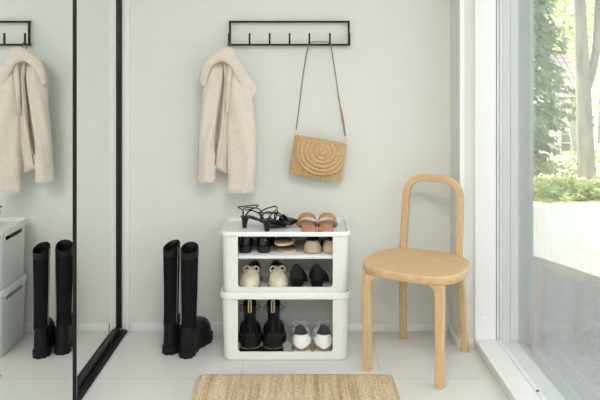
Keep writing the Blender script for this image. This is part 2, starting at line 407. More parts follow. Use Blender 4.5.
# body (back of the coat, against the wall)
link('body', garment([(54,222,233,-0.008,0.012),(60,214,240,-0.012,0.016),(70,208,246,-0.014,0.02),(85,206,250,-0.014,0.022),(110,208,251,-0.014,0.022),(140,210,249,-0.014,0.022),(160,212,246,-0.014,0.02),(167,214,240,-0.013,0.016),(171,222,238,-0.012,0.012)], folds=0.1), M['sherpa'], coat)
link('sleeve', garment([(60,213,224,-0.045,0.018),(70,208,225,-0.055,0.026),(90,204.5,223,-0.06,0.030),(115,202.5,219,-0.055,0.032),(140,201,217,-0.05,0.032),(160,200.2,216.3,-0.046,0.031),(175,199.6,216.3,-0.044,0.029),(179.5,200,216,-0.044,0.026)], seed=2.0, amp=0.007), M['sherpa'], coat)
link('sleeve', garment([(66,235,245,-0.06,0.02),(76,233.5,249,-0.07,0.028),(92,230.5,253,-0.078,0.034),(115,229.3,255.5,-0.075,0.036),(140,229,257.5,-0.07,0.036),(165,229,257,-0.064,0.034),(184,229.2,255.5,-0.06,0.031),(189,229.5,255.3,-0.06,0.027)], seed=5.0, amp=0.007), M['sherpa'], coat)
# front panel with folded edge
link('front_panel', garment([(60,224,234,-0.058,0.010),(80,225.5,233,-0.068,0.012),(105,223.5,231,-0.066,0.013),(130,221.5,231,-0.062,0.013),(150,218,231,-0.056,0.013),(158,215.5,232,-0.05,0.013),(164,214.5,233,-0.047,0.012),(168,218,233,-0.045,0.011),(172,226,233,-0.043,0.008)], seed=9.0, n=32), M['sherpa'], coat)
bm = NB(); tube(bm, spline([(cx(221.5,CY),-0.079,cz(112,CY)),(cx(220,CY),-0.077,cz(135,CY)),(cx(218.2,CY),-0.070,cz(152,CY)),(cx(217,CY),-0.062,cz(163,CY))],5), 0.0012, 6, ry=0.0022); link('edge_piping', bm, M['coat_lining'], coat)  # dark tube painting in the shade of the crease beside the sleeve
def band(bm, outer, inner, yb, th, n=6):
    O = spline([(cx(x, CY), 0, cz(y, CY)) for x, y in outer], n); I = spline([(cx(x, CY), 0, cz(y, CY)) for x, y in inner], n)
    rs = []
    m = min(len(O), len(I))
    for i in range(m):
        o, q = O[i], I[i]; c = (o+q)/2; h = (o-q)/2; u = i/(m-1)
        yy = yb(u) if callable(yb) else yb
        ring = []
        for k in range(20):
            t = 2*PI*k/20
            p = c + h*math.copysign(abs(math.cos(t))**0.8, math.cos(t)) + Vector((0, yy + th*math.sin(t), 0))
            p += Vector((1,1,0.6))*noise.noise(p*16)*0.004
            ring.append(p)
        rs.append(ring)
    rings(bm, rs)
bm = NB()
band(bm, [(203,84),(202,76),(206,63),(215,54),(225,48.5),(233,48.5),(238,57),(247,71),(258,88),(255,97)],
         [(207.5,86),(210,78),(213,70.5),(218,64.5),(224,62),(230,65),(234,71),(240,81),(247.5,94),(250,99)],
         lambda u: -0.078 - 0.030*math.sin(PI*u), 0.014)
link('collar', bm, M['sherpa'], coat)
bm = NB()
band(bm, [(235,67),(234,80),(231.5,100),(229.5,112)], [(229.5,62),(228.5,78),(227.5,98),(227.5,112)], -0.092, 0.009)
link('lapel', bm, M['sherpa'], coat)
# cuffs as turned hems
for rows, s in (([(174,199.2,216.4,-0.044,0.030),(177,199.0,216.7,-0.044,0.031),(180.3,199.2,216.5,-0.044,0.028)], 2.0), ([(182,228.9,255.9,-0.06,0.033),(186,228.7,255.9,-0.06,0.034),(190,229,255.6,-0.06,0.030)], 5.0)):
    link('cuff', garment(rows, seed=s, steps=4), M['sherpa'], coat)
bm = NB(); tube(bm, spline([(cx(231,CY), -0.02, cz(51,CY)), (XA+0.006, -0.03, ZA+0.005), (XA-0.004, -0.02, ZA+0.009), (cx(228.5,CY), -0.015, cz(50,CY))], 6), 0.0022, 6)
link('hanging_loop', bm, M['coat_lining'], coat)

# ------------------------------------------------------------ handbag
BY = 3.215
bag = thing('handbag', 'woven straw envelope bag with coiled flap hanging by a brown strap', 'handbag', (cx(318,BY), BY, cz(158,BY)))
bc = Vector((cx(318,BY), 0, cz(158,BY)))
def bp_(px, py): return Vector((cx(px,BY)-bc.x, 0, cz(py,BY)-bc.z))
TL, TR, BR_, BL_ = bp_(295,135), bp_(347,144), bp_(341,181.5), bp_(289,173)
def bil(u, v):  # u across, v down
    return (TL*(1-u)+TR*u)*(1-v) + (BL_*(1-u)+BR_*u)*v
bm = NB(); nu, nv = 170, 16
def bdep(u, v): return 0.030*(max(0, 1-(2*u-1)**4))**0.6*(0.35+0.65*math.sin(PI*min(1, v*0.85+0.08)))
grid = {}
for side in (-1, 1):
    for i in range(nu+1):
        for j in range(nv+1):
            u, v = i/nu, j/nv
            p = bil(u, v); rib = 0.006*abs(math.sin(PI*u*12))
            edge = min(1, 8*min(u, 1-u, ), 6*min(v+0.02, 1-v))
            p.y = side*(max(bdep(u, v), 0) + rib*edge) + (0.002*side)
            p.z += 0.0022*math.sin(PI*u*12)**2 * (-1 if v > .5 else 1)*(abs(2*v-1)**6)
            grid[side, i, j] = bm.verts.new(p)
for side in (-1, 1):
    for i in range(nu):
        for j in range(nv):
            bm.faces.new((grid[side,i,j], grid[side,i+1,j], grid[side,i+1,j+1], grid[side,i,j+1]))
for i in range(nu):
    for j in (0, nv): bm.faces.new((grid[-1,i,j], grid[-1,i+1,j], grid[1,i+1,j], grid[1,i,j]))
for j in range(nv):
    for i in (0, nu): bm.faces.new((grid[-1,i,j], grid[-1,i,j+1], grid[1,i,j+1], grid[1,i,j]))
link('bag_body', bm, M['straw'], bag, angle=60)
# coiled flap: half-disc of concentric cords hanging over the top edge
bm = NB(); ctr = bp_(322, 151); 
ax = (TR-TL).normalized(); ay = Vector((ax.z, 0, -ax.x))
pitch = 0.0155; na, nr = 96, 84
def flap_r(a):
    # distance from ctr to flap rim in direction a (0 = along ax, pi/2 = down)
    d = ax*math.cos(a) + ay*math.sin(a)
    # rim: ellipse half-width 0.121, drop 0.115, clipped by the top edge
    return 1/math.sqrt((math.cos(a)/0.130)**2 + (math.sin(a)/(0.117))**2)
rimpts = []
tv = {}
top_off = (TL - ctr).dot(ay)
cen = bm.verts.new(ctr + Vector((0, -0.047, 0)))
tot = []
for k in range(na+1):
    a = -PI*0.5 + 2*PI*k/na
    r1 = flap_r(a)
    s = math.sin(a)
    if s < 0: r1 = min(r1, top_off/s - 0.0)
    for A_, B_ in ((TR, BR_), (BL_, TL)):      # keep the flap inside the body outline
        e = (B_-A_).normalized(); nn = Vector((-e.z, 0, e.x)); dd = (ax*math.cos(a)+ay*math.sin(a)).dot(nn); d0 = (A_-ctr).dot(nn)
        if abs(dd) > 1e-6 and d0/dd > 0: r1 = min(r1, d0/dd-0.001)
    col = []
    for j in range(1, nr+1):
        r = r1*j/nr
        p = ctr + ax*math.cos(a)*r + ay*math.sin(a)*r
        re = math.sqrt((math.cos(a)*r/0.130)**2 + (math.sin(a)*r/0.117)**2)
        coil = 0.0075*abs(math.sin(PI*re*5.6))
        tt = max(0, (p-TL).dot(ay))/0.18; uu = (p-TL).dot(ax)/(TR-TL).length
        base = 0.010 + bdep(min(1,max(0,uu)), min(1, tt)) + 0.004
        p.y = -(base + coil*(1 if re < .985 else 0.2))
        col.append(bm.verts.new(p))
    tot.append(col)
for k in range(na):
    A, B = tot[k], tot[k+1]
    bm.faces.new((cen, A[0], B[0]))
    for j in range(nr-1): bm.faces.new((A[j], A[j+1], B[j+1], B[j]))
bmesh.ops.remove_doubles(bm, verts=bm.verts, dist=1e-5)
bmesh.ops.recalc_face_normals(bm, faces=bm.faces)
ext = bmesh.ops.extrude_face_region(bm, geom=list(bm.faces))
for v in [g for g in ext['geom'] if isinstance(g, bmesh.types.BMVert)]: v.co.y += 0.006
link('flap', bm, M['straw'], bag, angle=80)
# strap
def sp(px, py, y): return Vector((cx(px, BY)-bc.x, y, cz(py, BY)-bc.z))
hz = ZA + 0.0065 - bc.z
lx, rx = hook_x[4]-bc.x, hook_x[5]-bc.x
yk = (FY + HKY/2) - BY
strap_pts = spline([sp(296,130,0), sp(298.5,112,-0.003), sp(303,75,-0.004), Vector((lx-0.006, yk, hz-0.012)), Vector((lx+0.003, yk, hz+0.002)), Vector((lx+0.03, yk, hz+0.007)),
                    Vector((rx-0.03, yk, hz+0.007)), Vector((rx-0.003, yk, hz+0.002)), Vector((rx+0.006, yk, hz-0.012)), sp(335.5,75,-0.006), sp(339,100,-0.006), sp(343,118,-0.006), sp(345.5,136,0)], 8)
bm = NB(); tube(bm, strap_pts, 0.0026, 8, ry=0.0052, upv=(0.6,1,0)); st = link('strap', bm, M['strap'], bag)
bm = NB(); tube(bm, [sp(338.6,97,-0.009), sp(341,112,-0.010), sp(343.5,128,-0.008), sp(345,136,-0.004)], 0.0026, 8, ry=0.0048, upv=(0.6,1,0)); link('strap_end', bm, M['strap'], bag)
bm = NB(); c = sp(338.8,98,-0.009); tube(bm, [c+Vector((sx*0.0065, -0.002, sz*0.009)) for sx, sz in ((-1,-1),(1,-1),(1,1),(-1,1))], 0.0014, 6, closed=True); link('buckle', bm, M['brass'], st)
for px, py in ((295.8,133.5),(346,140)):
    c = sp(px, py, 0); bm = NB(); tube(bm, [c+Vector((math.cos(a)*0.006, 0, math.sin(a)*0.009)) for a in [2*PI*k/14 for k in range(14)]], 0.0015, 6, closed=True); link('ring', bm, M['brass'], bag)

# ------------------------------------------------------------ storage boxes
BX, BHW = -0.0593, 0.2885
def storage_box(label, group, loc, h, tray):
    t = thing('storage_box', label, 'storage box', loc, 0, group)
    y0, y1 = 0.006, 0.312       # body, front to back (local)
    nz = 10
    def shell(inset, z0, z1, name, taper=0.008, r=0.036):
        rs = []
        lv = []
        N = 8
        rb = 0.008 if inset == 0 else 0.006
        for k in range(5):  # rounded bottom edge
            a = PI/2*k/4; lv.append((z0 + rb*(1-math.sin(a)) if False else z0 + rb*(1-math.cos(a)), rb*(1-math.sin(a))))
        for k in range(1, N+1): lv.append((z0+rb+(z1-z0-rb)*k/N, 0))
        for z, ins in lv:
            tp = taper*(1-min(1, z/h))
            i = inset+ins+tp
            rs.append([(x, y, z) for x, y in rrect(-BHW+i, BHW-i, y0+inset+ins+tp, y1-inset-ins-tp, max(0.01, r-inset), 8)])
        bm = NB(); rings(bm, rs); return link(name, bm, M['plastic'])
    body = shell(0, 0, h-0.002, 'body')
    cav = shell(0.004, 0.006, h+0.05, 'cut')
    # front opening, rounded lower corners
    rh = 0.021 if tray else 0.030; zt = h-rh-0.001; zb = 0.040; ow = 0.2137
    bm = NB(); pr = [(x, z) for x, z in rrect(-ow, ow, zb, zt+0.04, 0.014, 6)]
    pr = [(x, min(z, zt)) for x, z in pr]
    rings(bm, [[(x, y, z) for x, z in pr] for y in (-0.05, 0.06)]); opn = link('cut', bm, M['plastic'])
    # side handle slots
    bm = NB(); rings(bm, [[(x, y, z) for y, z in rrect(0.07, 0.25, h-0.058, h-0.036, 0.0105, 6)] for x in (-0.5, 0.5)]); slot = link('cut', bm, M['plastic'])
    boolean(body, [cav, opn, slot]); body.parent = t
    # rolled rim
    prof = [(-0.001, h-rh), (0.004, h-rh), (0.0055, h-rh+0.0015), (0.0055, h-0.003), (0.003, h), (-0.001, h), (-0.0035, h-0.003), (-0.0035, h-0.012)]
    rs = []
    for o_, z in prof:
        rs.append([(x, y, z) for x, y in rrect(-BHW-o_, BHW+o_, y0-o_, y1+o_, 0.036+o_, 8)])
    rs.append(rs[0])
    bm = NB(); vr = rings(bm, rs, cap0=False, cap1=False); bmesh.ops.remove_doubles(bm, verts=bm.verts, dist=1e-6)
    link('rim', bm, M['plastic'], t)
    # moulded grips on the two ends
    for s in (-1, 1):
        bm = NB(); x = s*(BHW+0.0055)
        box(bm, min(x, x+s*0.006), max(x, x+s*0.005), 0.045, 0.27, h-0.032, h-0.016, 0.0024); link('grip', bm, M['plastic'], t)
    if tray:
        bm = NB(); lvl = [(0.004, h-0.003), (0.004, h-0.008), (0.010, h-0.016), (0.018, h-0.0175)]
        rs = [[(x, y, z) for x, y in rrect(-BHW+i, BHW-i, y0+i, y1-i, 0.034-i*0.4, 8)] for i, z in lvl]
        lo = [[(p[0], p[1], p[2]-0.003) for p in r] for r in reversed(rs)]
        vr = rings(bm, rs, cap0=False, cap1=True); vr2 = rings(bm, lo, cap0=True, cap1=False)
        link('lid', bm, M['plastic'], t)
    return t
storage_box('white plastic storage box on the floor, lower one of the stack', 'stacked white boxes', (BX, 2.917, 0.0), 0.310, False)
UZ = 0.292
ub = storage_box('white plastic storage box with lid and shelf, upper one of the stack', 'stacked white boxes', (BX, 2.917, UZ), 0.291, True)
SHZ = 0.472 - UZ
bm = NB(); box(bm, -BHW+0.010, BHW-0.010, 0.022, 0.296, SHZ-0.016, SHZ, 0.004); link('shelf', bm, M['plastic'], ub)

# ------------------------------------------------------------ shoe kit
def hwf(t, W, heel=.36, waist=.32, ball=.5, te=.26, toe_pow=2.0, tip=0.0):
    w = interp([0,.14,.42,.70,1],[heel,heel,waist,ball,ball*.9], t)*W
    if t < .14: w *= math.sqrt(max(0, 1-(1-t/.14)**2))
    if t > 1-te:
        u = (t-(1-te))/te; w *= max(0, 1-u**toe_pow)**(1/toe_pow) if tip == 0 else (1-u)**0.75*(1-tip)+tip*math.sqrt(max(0,1-u*u))
    return w
def outline(L, W, n=44, asym=1, grow=0.0, **k):
    out = []
    for i in range(n):
        th = 2*PI*(i+0.5)/n; t = .5-.5*math.cos(th); s = 1 if math.sin(th) > 0 else -1
        # sharper sampling of ends
        c = asym*W*0.07*math.sin(PI*t*1.1)
        w = hwf(t, W, **k)
        out.append((s*(w + (grow if w > 1e-4 else 0)) + c, t*L + grow*(2*t-1)))
    return out
def sole_part(name, parent, L, W, z0, z1, m, zf=None, grow=0.003, asym=1, **k):
    o = outline(L, W, grow=grow, asym=asym, **k); zf = zf or (lambda y: 0)
    o2 = outline(L, W, grow=grow-0.002, asym=asym, **k)
    bm = NB(); rings(bm, [[(x, y, z0+zf(y)) for x, y in o2], [(x, y, z0+zf(y)+0.001) for x, y in o], [(x, y, z1+zf(y)-0.0015) for x, y in o], [(x, y, z1+zf(y)) for x, y in o2]])
    return link(name, bm, m, parent, angle=50)
def upper_part(name, parent, L, W, zs, m, opening, ztop, zf=None, lev=9, inner=0.004, extra=None, asym=1, bulge=1.0, mat_in=None, depth=None, **k):
    """opening=(centre y, half length, half width, x shift); ztop(t) height of the top line at t (0 heel .. 1 front)"""
    n = 44; o = outline(L, W, n, asym=asym, **k); zf = zf or (lambda y: 0)
    oc, ol, ow, ox = opening; top = []
    for i in range(n):
        th = 2*PI*(i+0.5)/n; t = .5-.5*math.cos(th)
        top.append((ox+ow*math.sin(th), oc-ol*math.cos(th), ztop(t)))
    rs = []
    for l in range(lev+1):
        s = l/lev; a = (1-math.cos(s*PI/2))**bulge; b = math.sin(s*PI/2)
        rs.append([(q[0]*a+p[0]*(1-a), q[1]*a+p[1]*(1-a), (zs+zf(p[1]))*(1-b)+q[2]*b) for p, q in zip(o, top)])
    if extra: rs += extra(top)
    last = rs[-1]
    c = Vector((sum(p[0] for p in last)/n, sum(p[1] for p in last)/n, 0))
    def shr(p, d, dz):
        v = Vector((p[0]-c.x, p[1]-c.y, 0)); l_ = v.length; v = v*(max(0.0, l_-d)/l_) if l_ > 0 else v
        return (c.x+v.x, c.y+v.y, p[2]+dz)
    mi0 = len(rs)
    fl = (zs+0.004) if depth is None else depth
    add = [[shr(p, inner*.5, 0.0015) for p in last], [shr(p, inner, -0.001) for p in last], [shr(p, inner*1.3, -0.012) for p in last],
           [(shr(p, inner*1.6, 0)[0], shr(p, inner*1.6, 0)[1], min(p[2]-0.013, fl+zf(p[1]))) for p in last]]
    bm = NB(); rings(bm, rs, cap1=False)
    rs2 = [rs[-1]]+add; rings(bm, rs2, cap0=False, mi=1)
    bmesh.ops.remove_doubles(bm, verts=bm.verts, dist=1e-6)
    bm.normal_update()
    return link(name, bm, [m, mat_in or m], parent, angle=60)
def heel_part(parent, w0, l0, w1, l1, yb, ztop, m, name='heel', n=20, waist=None, flat=True):
    """tapered heel: top (under the foot) w0 x l0, ground w1 x l1, rear at yb"""
    rs = []
    for k in range(7):
        s = k/6; w = w1+(w0-w1)*s**1.6; l = l1+(l0-l1)*s**1.6; z = ztop*s
        yb_ = yb + 0.006*(1-s)
        rs.append([(w*math.cos(a), yb_ + l*(0.5+0.5*math.sin(a)) , z + (0.0 if s < 1 else 0)) for a in [2*PI*i/n for i in range(n)]])
    bm = NB(); rings(bm, rs); return link(name, bm, m, parent, angle=50)
def pair(build, spots, labels, group):
    first = build(); out = []
    for i, (sp_, lb) in enumerate(zip(spots, labels)):
        o = first if i == 0 else copy_tree(first)
        x, y, z, rz, mir = sp_[:5]
        o.location = (x, y, z); o.rotation_euler = (sp_[5] if len(sp_) > 5 else 0, sp_[6] if len(sp_) > 6 else 0, rz)
        if mir: o.scale = (-1, 1, 1)
        o['label'] = lb; o['group'] = group; out.append(o)
    return out

# tall boots
def tall_boot():
    t = thing('tall_boot', '', 'boot')
    L, W = 0.268, 0.094
    s = sole_part('sole', t, L, W, 0.012, 0.034, M['blk_rubber'], grow=0.005)
    o = outline(L, W, 96, grow=0.0045); o2 = outline(L, W, 96, grow=0.001); ti = [o[i] if (i//3) % 2 else o2[i] for i in range(96)]
    bm = NB(); rings(bm, [[(x, y, 0.0) for x, y in ti], [(x, y, 0.0125) for x, y in ti]]); link('tread', bm, M['blk_rubber'], s, smooth=False)
    oc, ol, ow = 0.052, 0.050, 0.035
    up = upper_part('foot', t, L, W, 0.033, M['blk_leather'], (oc, ol, ow, 0), lambda t_: 0.132+0.012*t_, te=.3, bulge=1.0, depth=0.08)
    # shaft
    def ringz(z, cx_, cy_, rx_, ry_, n=40, tilt=0.0, tb=0.0):
        return [(cx_+rx_*math.cos(a), cy_+ry_*math.sin(a), z + tilt*math.cos(a) + tb*math.sin(a)) for a in [2*PI*i/n for i in range(n)]]
    zs = [(0.122,.0345,.047,.052,0),(0.14,.034,.046,.052,0),(0.165,.0325,.044,.053,0),(0.22,.033,.045,.054,0),(0.30,.0345,.048,.056,0),(0.38,.036,.051,.057,0),(0.43,.0365,.052,.058,0),(0.462,.037,.052,.058,0)]
    rs = [ringz(z, 0, cy_, rx_, ry_, tilt=0.0) for z, rx_, ry_, cy_, _ in zs]
    inn = [ringz(z-0.001, 0, cy_, rx_-0.003, ry_-0.003) for z, rx_, ry_, cy_, _ in reversed(zs)]
    bm = NB(); rings(bm, rs+inn+[rs[0]], cap0=False, cap1=False)
    # soft wrinkles near the ankle
    for v in bm.verts:
        w = math.exp(-((v.co.z-0.15)/0.035)**2)*0.0016 + 0.0006
        v.co.y += w*math.sin(v.co.z*260 + v.co.x*40); v.co.x += 0.5*w*math.sin(v.co.z*210+v.co.y*50)
    bmesh.ops.remove_doubles(bm, verts=bm.verts, dist=1e-6)
    link('shaft', bm, M['blk_fabric'], t)
    # leather cuff, higher at the front, dipping at the back
    rs = []
    for z, e in ((0.448,.001),(0.464,.0015),(0.478,.0018),(0.489,.0015),(0.4905,0),(0.488,-.002),(0.468,-.003),(0.448,-.003)):
        f = max(0, (z-0.448)/0.043)
        rs.append([(x, y, z_ + 0) for x, y, z_ in ringz(z, 0, .058, .037+e, .052+e, tilt=0.007*f, tb=0.014*f)])
    rs.append(rs[0]); bm = NB(); rings(bm, rs, cap0=False, cap1=False); bmesh.ops.remove_doubles(bm, verts=bm.verts, dist=1e-6)
    link('cuff', bm, M['blk_leather'], t)
    # zip strip down the inner side
    pts = [(rx_*0.93+0.0008, cy_-ry_*0.40, z) for z, rx_, ry_, cy_, _ in zs[1:]] + [(0.0355, .036, 0.487)]
    bm = NB(); tube(bm, spline(pts, 4), 0.0014, 8, ry=0.0060, upv=(-.35,1,0)); link('zip', bm, M['zip'], t)
    bm = NB(); tube(bm, [(0, 0.0, 0.062), (0, -0.002, 0.085), (0, 0.0005, 0.10)], 0.0016, 6, ry=0.007, upv=(1,0,0)); link('pull_tab', bm, M['blk_leather'], t)
    return t
pair(tall_boot, [(cx(168.5,3.0), 2.990, 0, math.radians(-5), False), (cx(185,2.97), 2.950, 0, math.radians(-15), True)],
     ['knee-high black boot nearer the mirror doors, with a grey zip edge', 'knee-high black boot nearer the white boxes, its toe turned outwards'], 'knee-high black boots on the floor')

# lace-up combat boots
def lace_boot():
    t = thing('lace_boot', '', 'boot'); L, W = 0.262, 0.106
    s = sole_part('sole', t, L, W, 0.0, 0.038, M['blk_rubber'], grow=0.003, heel=.43)
    for z in (0.012, 0.020, 0.028):
        bm = NB(); o = outline(L, W, 60, grow=0.0035, heel=.43); tube(bm, [(x, y, z) for x, y in o], 0.0016, 5, closed=True); link('sole_ridge', bm, M['blk_rubber'], s)
    bm = NB(); o = outline(L, W, 132, grow=0.0005, heel=.43)
    for i in range(0, len(o)):
        a, b = o[i], o[(i+1) % len(o)]
        if i % 2 == 0: tube(bm, [(a[0], a[1], 0.040), (b[0], b[1], 0.040)], 0.0012, 5)
    link('welt_stitching', bm, M['yellow_stitch'], t)
    def ex(top):
        out = []
        for z, sc_, dy in ((0.14,.96,0),(0.17,.97,-.002),(0.20,1.02,-.004),(0.228,1.08,-.005)):
            c = sum(p[1] for p in top)/len(top)
            out.append([(p[0]*sc_, c+(p[1]-c)*sc_+dy, z+(p[2]-top[0][2])*0.5 + 0.004*math.cos(p[1]*120)) for p in top])
        return out
    up = upper_part('upper', t, L, W, 0.036, M['blk_leather'], (0.055, 0.050, 0.029, 0), lambda t_: 0.108+0.016*t_, te=.34, extra=ex, mat_in=M['blk_fabric'], depth=0.09, heel=.43)
    bm = NB(); box(bm, -0.0085, 0.0085, -0.006, -0.0035, 0.205, 0.258, 0.0005); box(bm, -0.0085, 0.0085, 0.003, 0.0055, 0.215, 0.258, 0.0005); box(bm, -0.0085, 0.0085, -0.006, 0.0055, 0.257, 0.2595, 0.0005)
    pl = link('pull_loop', bm, M['pull_tan'], t); bm = NB(); box(bm, -0.003, 0.003, -0.0072, -0.006, 0.208, 0.255); link('loop_stripe', bm, M['blk_fabric'], pl)
    bm = NB(); tube(bm, [(0, -0.0015, 0.03), (0, -0.0015, 0.06), (0, 0.001, 0.10), (0, 0.002, 0.16)], 0.0012, 6, ry=0.005, upv=(1,0,0)); link('back_strip', bm, M['blk_leather'], t)
    bm = NB()
    for z in [0.130+0.013*k for k in range(6)]:
        y = 0.112-0.002*(z-0.115)*10
        tube(bm, [(-0.02, y-0.006, z), (0, y+0.002, z+0.003), (0.02, y-0.006, z)], 0.0016, 5)
    for s in (-1, 1):
        tube(bm, spline([(0, 0.108, 0.20), (s*0.026, 0.10, 0.207), (s*0.044, 0.09, 0.202), (s*0.047, 0.09, 0.19), (s*0.03, 0.10, 0.192), (0, 0.109, 0.198)], 5), 0.0015, 6)
        tube(bm, spline([(0, 0.108, 0.198), (s*0.02, 0.105, 0.185), (s*0.042, 0.085, 0.18)], 5), 0.0015, 6)
    link('lace', bm, M['blk_fabric'], t)
    return t
LZ = 0.0065
pair(lace_boot, [(cx(250,2.96), 2.952, LZ, math.radians(5), False), (cx(273,2.96), 2.952, LZ, math.radians(-1), True)],
     ['black lace-up ankle boot at the far left inside the lower box', 'black lace-up ankle boot beside the white sneakers in the lower box'], 'black lace-up boots in the lower box')

# sneakers (white)
def white_sneaker():
    t = thing('white_sneaker', '', 'sneaker'); L, W = 0.262, 0.103
    sole_part('sole', t, L, W, 0.0, 0.026, M['white_rubber'], grow=0.004, zf=lambda y: 0.004 if y < 0.1 else 0.004*max(0, 1-(y-.1)*20), heel=.40)
    top = lambda t_: interp([0,.12,.45,.8,1],[0.098,0.096,0.070,0.082,0.098], t_)
    upper_part('upper', t, L, W, 0.027, M['white_leather'], (0.072, 0.066, 0.035, 0), top, te=.3, mat_in=M['shoe_lining'], heel=.42, bulge=1.1, inner=0.007, depth=0.05)
    def patch(z0f, z1f, name, m, a0, a1, off=0.0035, n=20):
        # band hugging the heel counter
        o = outline(L, W, 88, heel=.42); rs0 = []
        pts = [p for p in o if p[1] < a1]; pts.sort(key=lambda p: math.atan2(p[0], -(p[1]-0.05)))
        rs = []
        for p in pts:
            ang = math.atan2(p[0], -(p[1]-0.05)); d = Vector((p[0], p[1]-0.05, 0)).normalized()
            row = []
            for q, oo in ((0, off), (0.33, off), (0.66, off), (1, off), (1, -0.004), (0, -0.004)):
                z = z0f(ang)*(1-q)+z1f(ang)*q
                inn = -0.10*max(0, z-0.035)
                row.append((p[0]+d.x*(oo+inn), p[1]+d.y*(oo+inn), z))
            rs.append(row)
        bm = NB(); rings(bm, rs); link(name, bm, m, t)
    patch(lambda a: 0.026, lambda a: 0.037+0.017*min(1, abs(a)/0.9), 'heel_patch', M['khaki'], 0, 0.075)
    patch(lambda a: 0.050+0.012*min(1, abs(a)/0.9), lambda a: 0.092-0.016*min(1, abs(a)/1.1)+0.005*math.cos(a*6), 'heel_tab', M['white_leather'], 0, 0.04, off=0.003)
    bm = NB()
    for k in range(5):
        y = 0.135+0.013*k; z = 0.103-0.008*k
        tube(bm, [(-0.020, y, z-0.006), (0, y, z), (0.020, y, z-0.006)], 0.0022, 6)
    for s in (-1, 1): tube(bm, spline([(0,0.134,0.105),(s*0.02,0.12,0.122),(s*0.034,0.11,0.112),(s*0.02,0.12,0.103),(0,0.134,0.104)],5), 0.0018, 6)
    link('lace', bm, M['white_leather'], t)
    bm = NB()
    rs = []
    for y, z, w in ((0.125,0.100,0.020),(0.145,0.101,0.018),(0.118,0.112,0.022),(0.110,0.122,0.021)): pass
    tube(bm, [(0,0.150,0.088),(0,0.132,0.104),(0,0.120,0.116)], 0.018, 10, ry=0.004, upv=(0,-1,0.8)); link('tongue', bm, M['grey_mesh'], t)
    return t
pair(white_sneaker, [(cx(301.5,2.955), 2.950, LZ, math.radians(3), False), (cx(324,2.955), 2.950, LZ, math.radians(-2), True)],
     ['white sneaker next to the black ankle boots in the lower box', 'white sneaker at the far right inside the lower box'], 'white sneakers in the lower box')

# cream lace shoes, toes to the room
def cream_shoe():
    t = thing('cream_sneaker', '', 'sneaker'); L, W = 0.25, 0.094
    sole_part('sole', t, L, W, 0.0, 0.018, M['brown_leather'], grow=0.005, te=.34)
    top = lambda t_: interp([0,.12,.5,.8,1],[0.080,0.076,0.060,0.068,0.066], t_)
    upper_part('upper', t, L, W, 0.017, M['cream'], (0.085, 0.078, 0.028, 0), top, te=.34, mat_in=M['dark_trim'], bulge=1.15, inner=0.005, depth=0.03)
    bm = NB()
    o = [(0+0.029*math.sin(2*PI*k/40), 0.085-0.079*math.cos(2*PI*k/40), top(.5-.5*math.cos(2*PI*k/40))+0.001) for k in range(40)]
    tube(bm, o, 0.0036, 6, closed=True); link('collar_trim', bm, M['brown_leather'], t)
    bm = NB(); tube(bm, [(0,0.185,0.058),(0,0.165,0.067),(0,0.140,0.078),(0,0.125,0.088)], lambda s: 0.018, 12, ry=0.003, upv=(0,-1,1)); link('tongue', bm, M['cream'], t)
    bm = NB()
    for k in range(4):
        y = 0.150+0.011*k; z = 0.078-0.006*k
        tube(bm, spline([(-0.021, y, z-0.009), (0, y+0.002, z+0.001), (0.021, y, z-0.009)], 4), 0.0021, 6)
    for s in (-1, 1):
        tube(bm, spline([(0,0.150,0.079),(s*0.018,0.148,0.096),(s*0.032,0.152,0.090),(s*0.034,0.156,0.076),(s*0.018,0.153,0.078),(0,0.151,0.078)],6), 0.0028, 6)
        tube(bm, spline([(0,0.151,0.078),(s*0.026,0.162,0.066),(s*0.036,0.172,0.045),(s*0.040,0.178,0.024)],5), 0.0019, 6)
    link('lace', bm, M['cream_lace'], t)
    return t
UF = UZ + 0.0065
pair(cream_shoe, [(cx(253,3.0), 3.190, UF, math.radians(180-4), False), (cx(274.5,3.0), 3.190, UF, math.radians(180+5), True)],
     ['cream lace-up shoe at the far left under the shelf of the upper box', 'cream lace-up shoe next to the black heels under the shelf'], 'cream lace-up shoes in the upper box')

# heeled shoes seen from behind
def heeled(name, hh, topz, heel_top, heel_bot, m, toe_pow=2.0, tip=0.0, L=0.235, W=0.076, open_l=0.07, front_z=None, hm=None, narrow=0.026):
    def b():
        t = thing(name, '', 'shoe')
        zf = lambda y: hh*(1-interp([0,.28,.72,1],[0,.06,1,1], y/L))
        kw = dict(tip=tip, te=.34 if tip else .3)
        sole_part('sole', t, L, W, 0.0, 0.005, M['blk_rubber'], zf=zf, grow=0.001, **kw)
        fz_ = front_z or 0.045
        top = lambda t_: interp([0,.02,.16,.45,.8,1],[hh+topz, hh+topz*.96, hh+topz*.66, hh*0.7+0.040, fz_+0.004, fz_], t_)
        upper_part('upper', t, L, W, 0.005, m, (0.085, 0.085-0.006, narrow, 0), top, zf=zf, mat_in=M['blk_fabric'], bulge=1.1, inner=0.003, depth=0.010, heel=.40, **kw)
        heel_part(t, heel_top[0], heel_top[1], heel_bot[0], heel_bot[1], 0.0, hh+0.001, hm or m)
        bm = NB(); tube(bm, [(0.03*math.sin(a), 0.032-0.0325*math.cos(a), hh+0.006) for a in [-1.3+2.6*k/14 for k in range(15)]], 0.0009, 5); link('seam', bm, M['blk_rubber'], t)
        return t
    return b
SH = UZ + SHZ
pair(heeled('block_heel_pump', 0.032, 0.062, (0.028, 0.050), (0.029, 0.046), M['blk_gloss'], narrow=0.019),
     [(cx(245.5,2.98), 2.968, SH, math.radians(6), False), (cx(262.5,2.98), 2.968, SH, math.radians(-9), True)],
     ['black shiny block-heeled shoe at the left end of the shelf', 'black shiny block-heeled shoe next to the taupe sandals on the shelf'], 'black block-heeled shoes on the shelf')
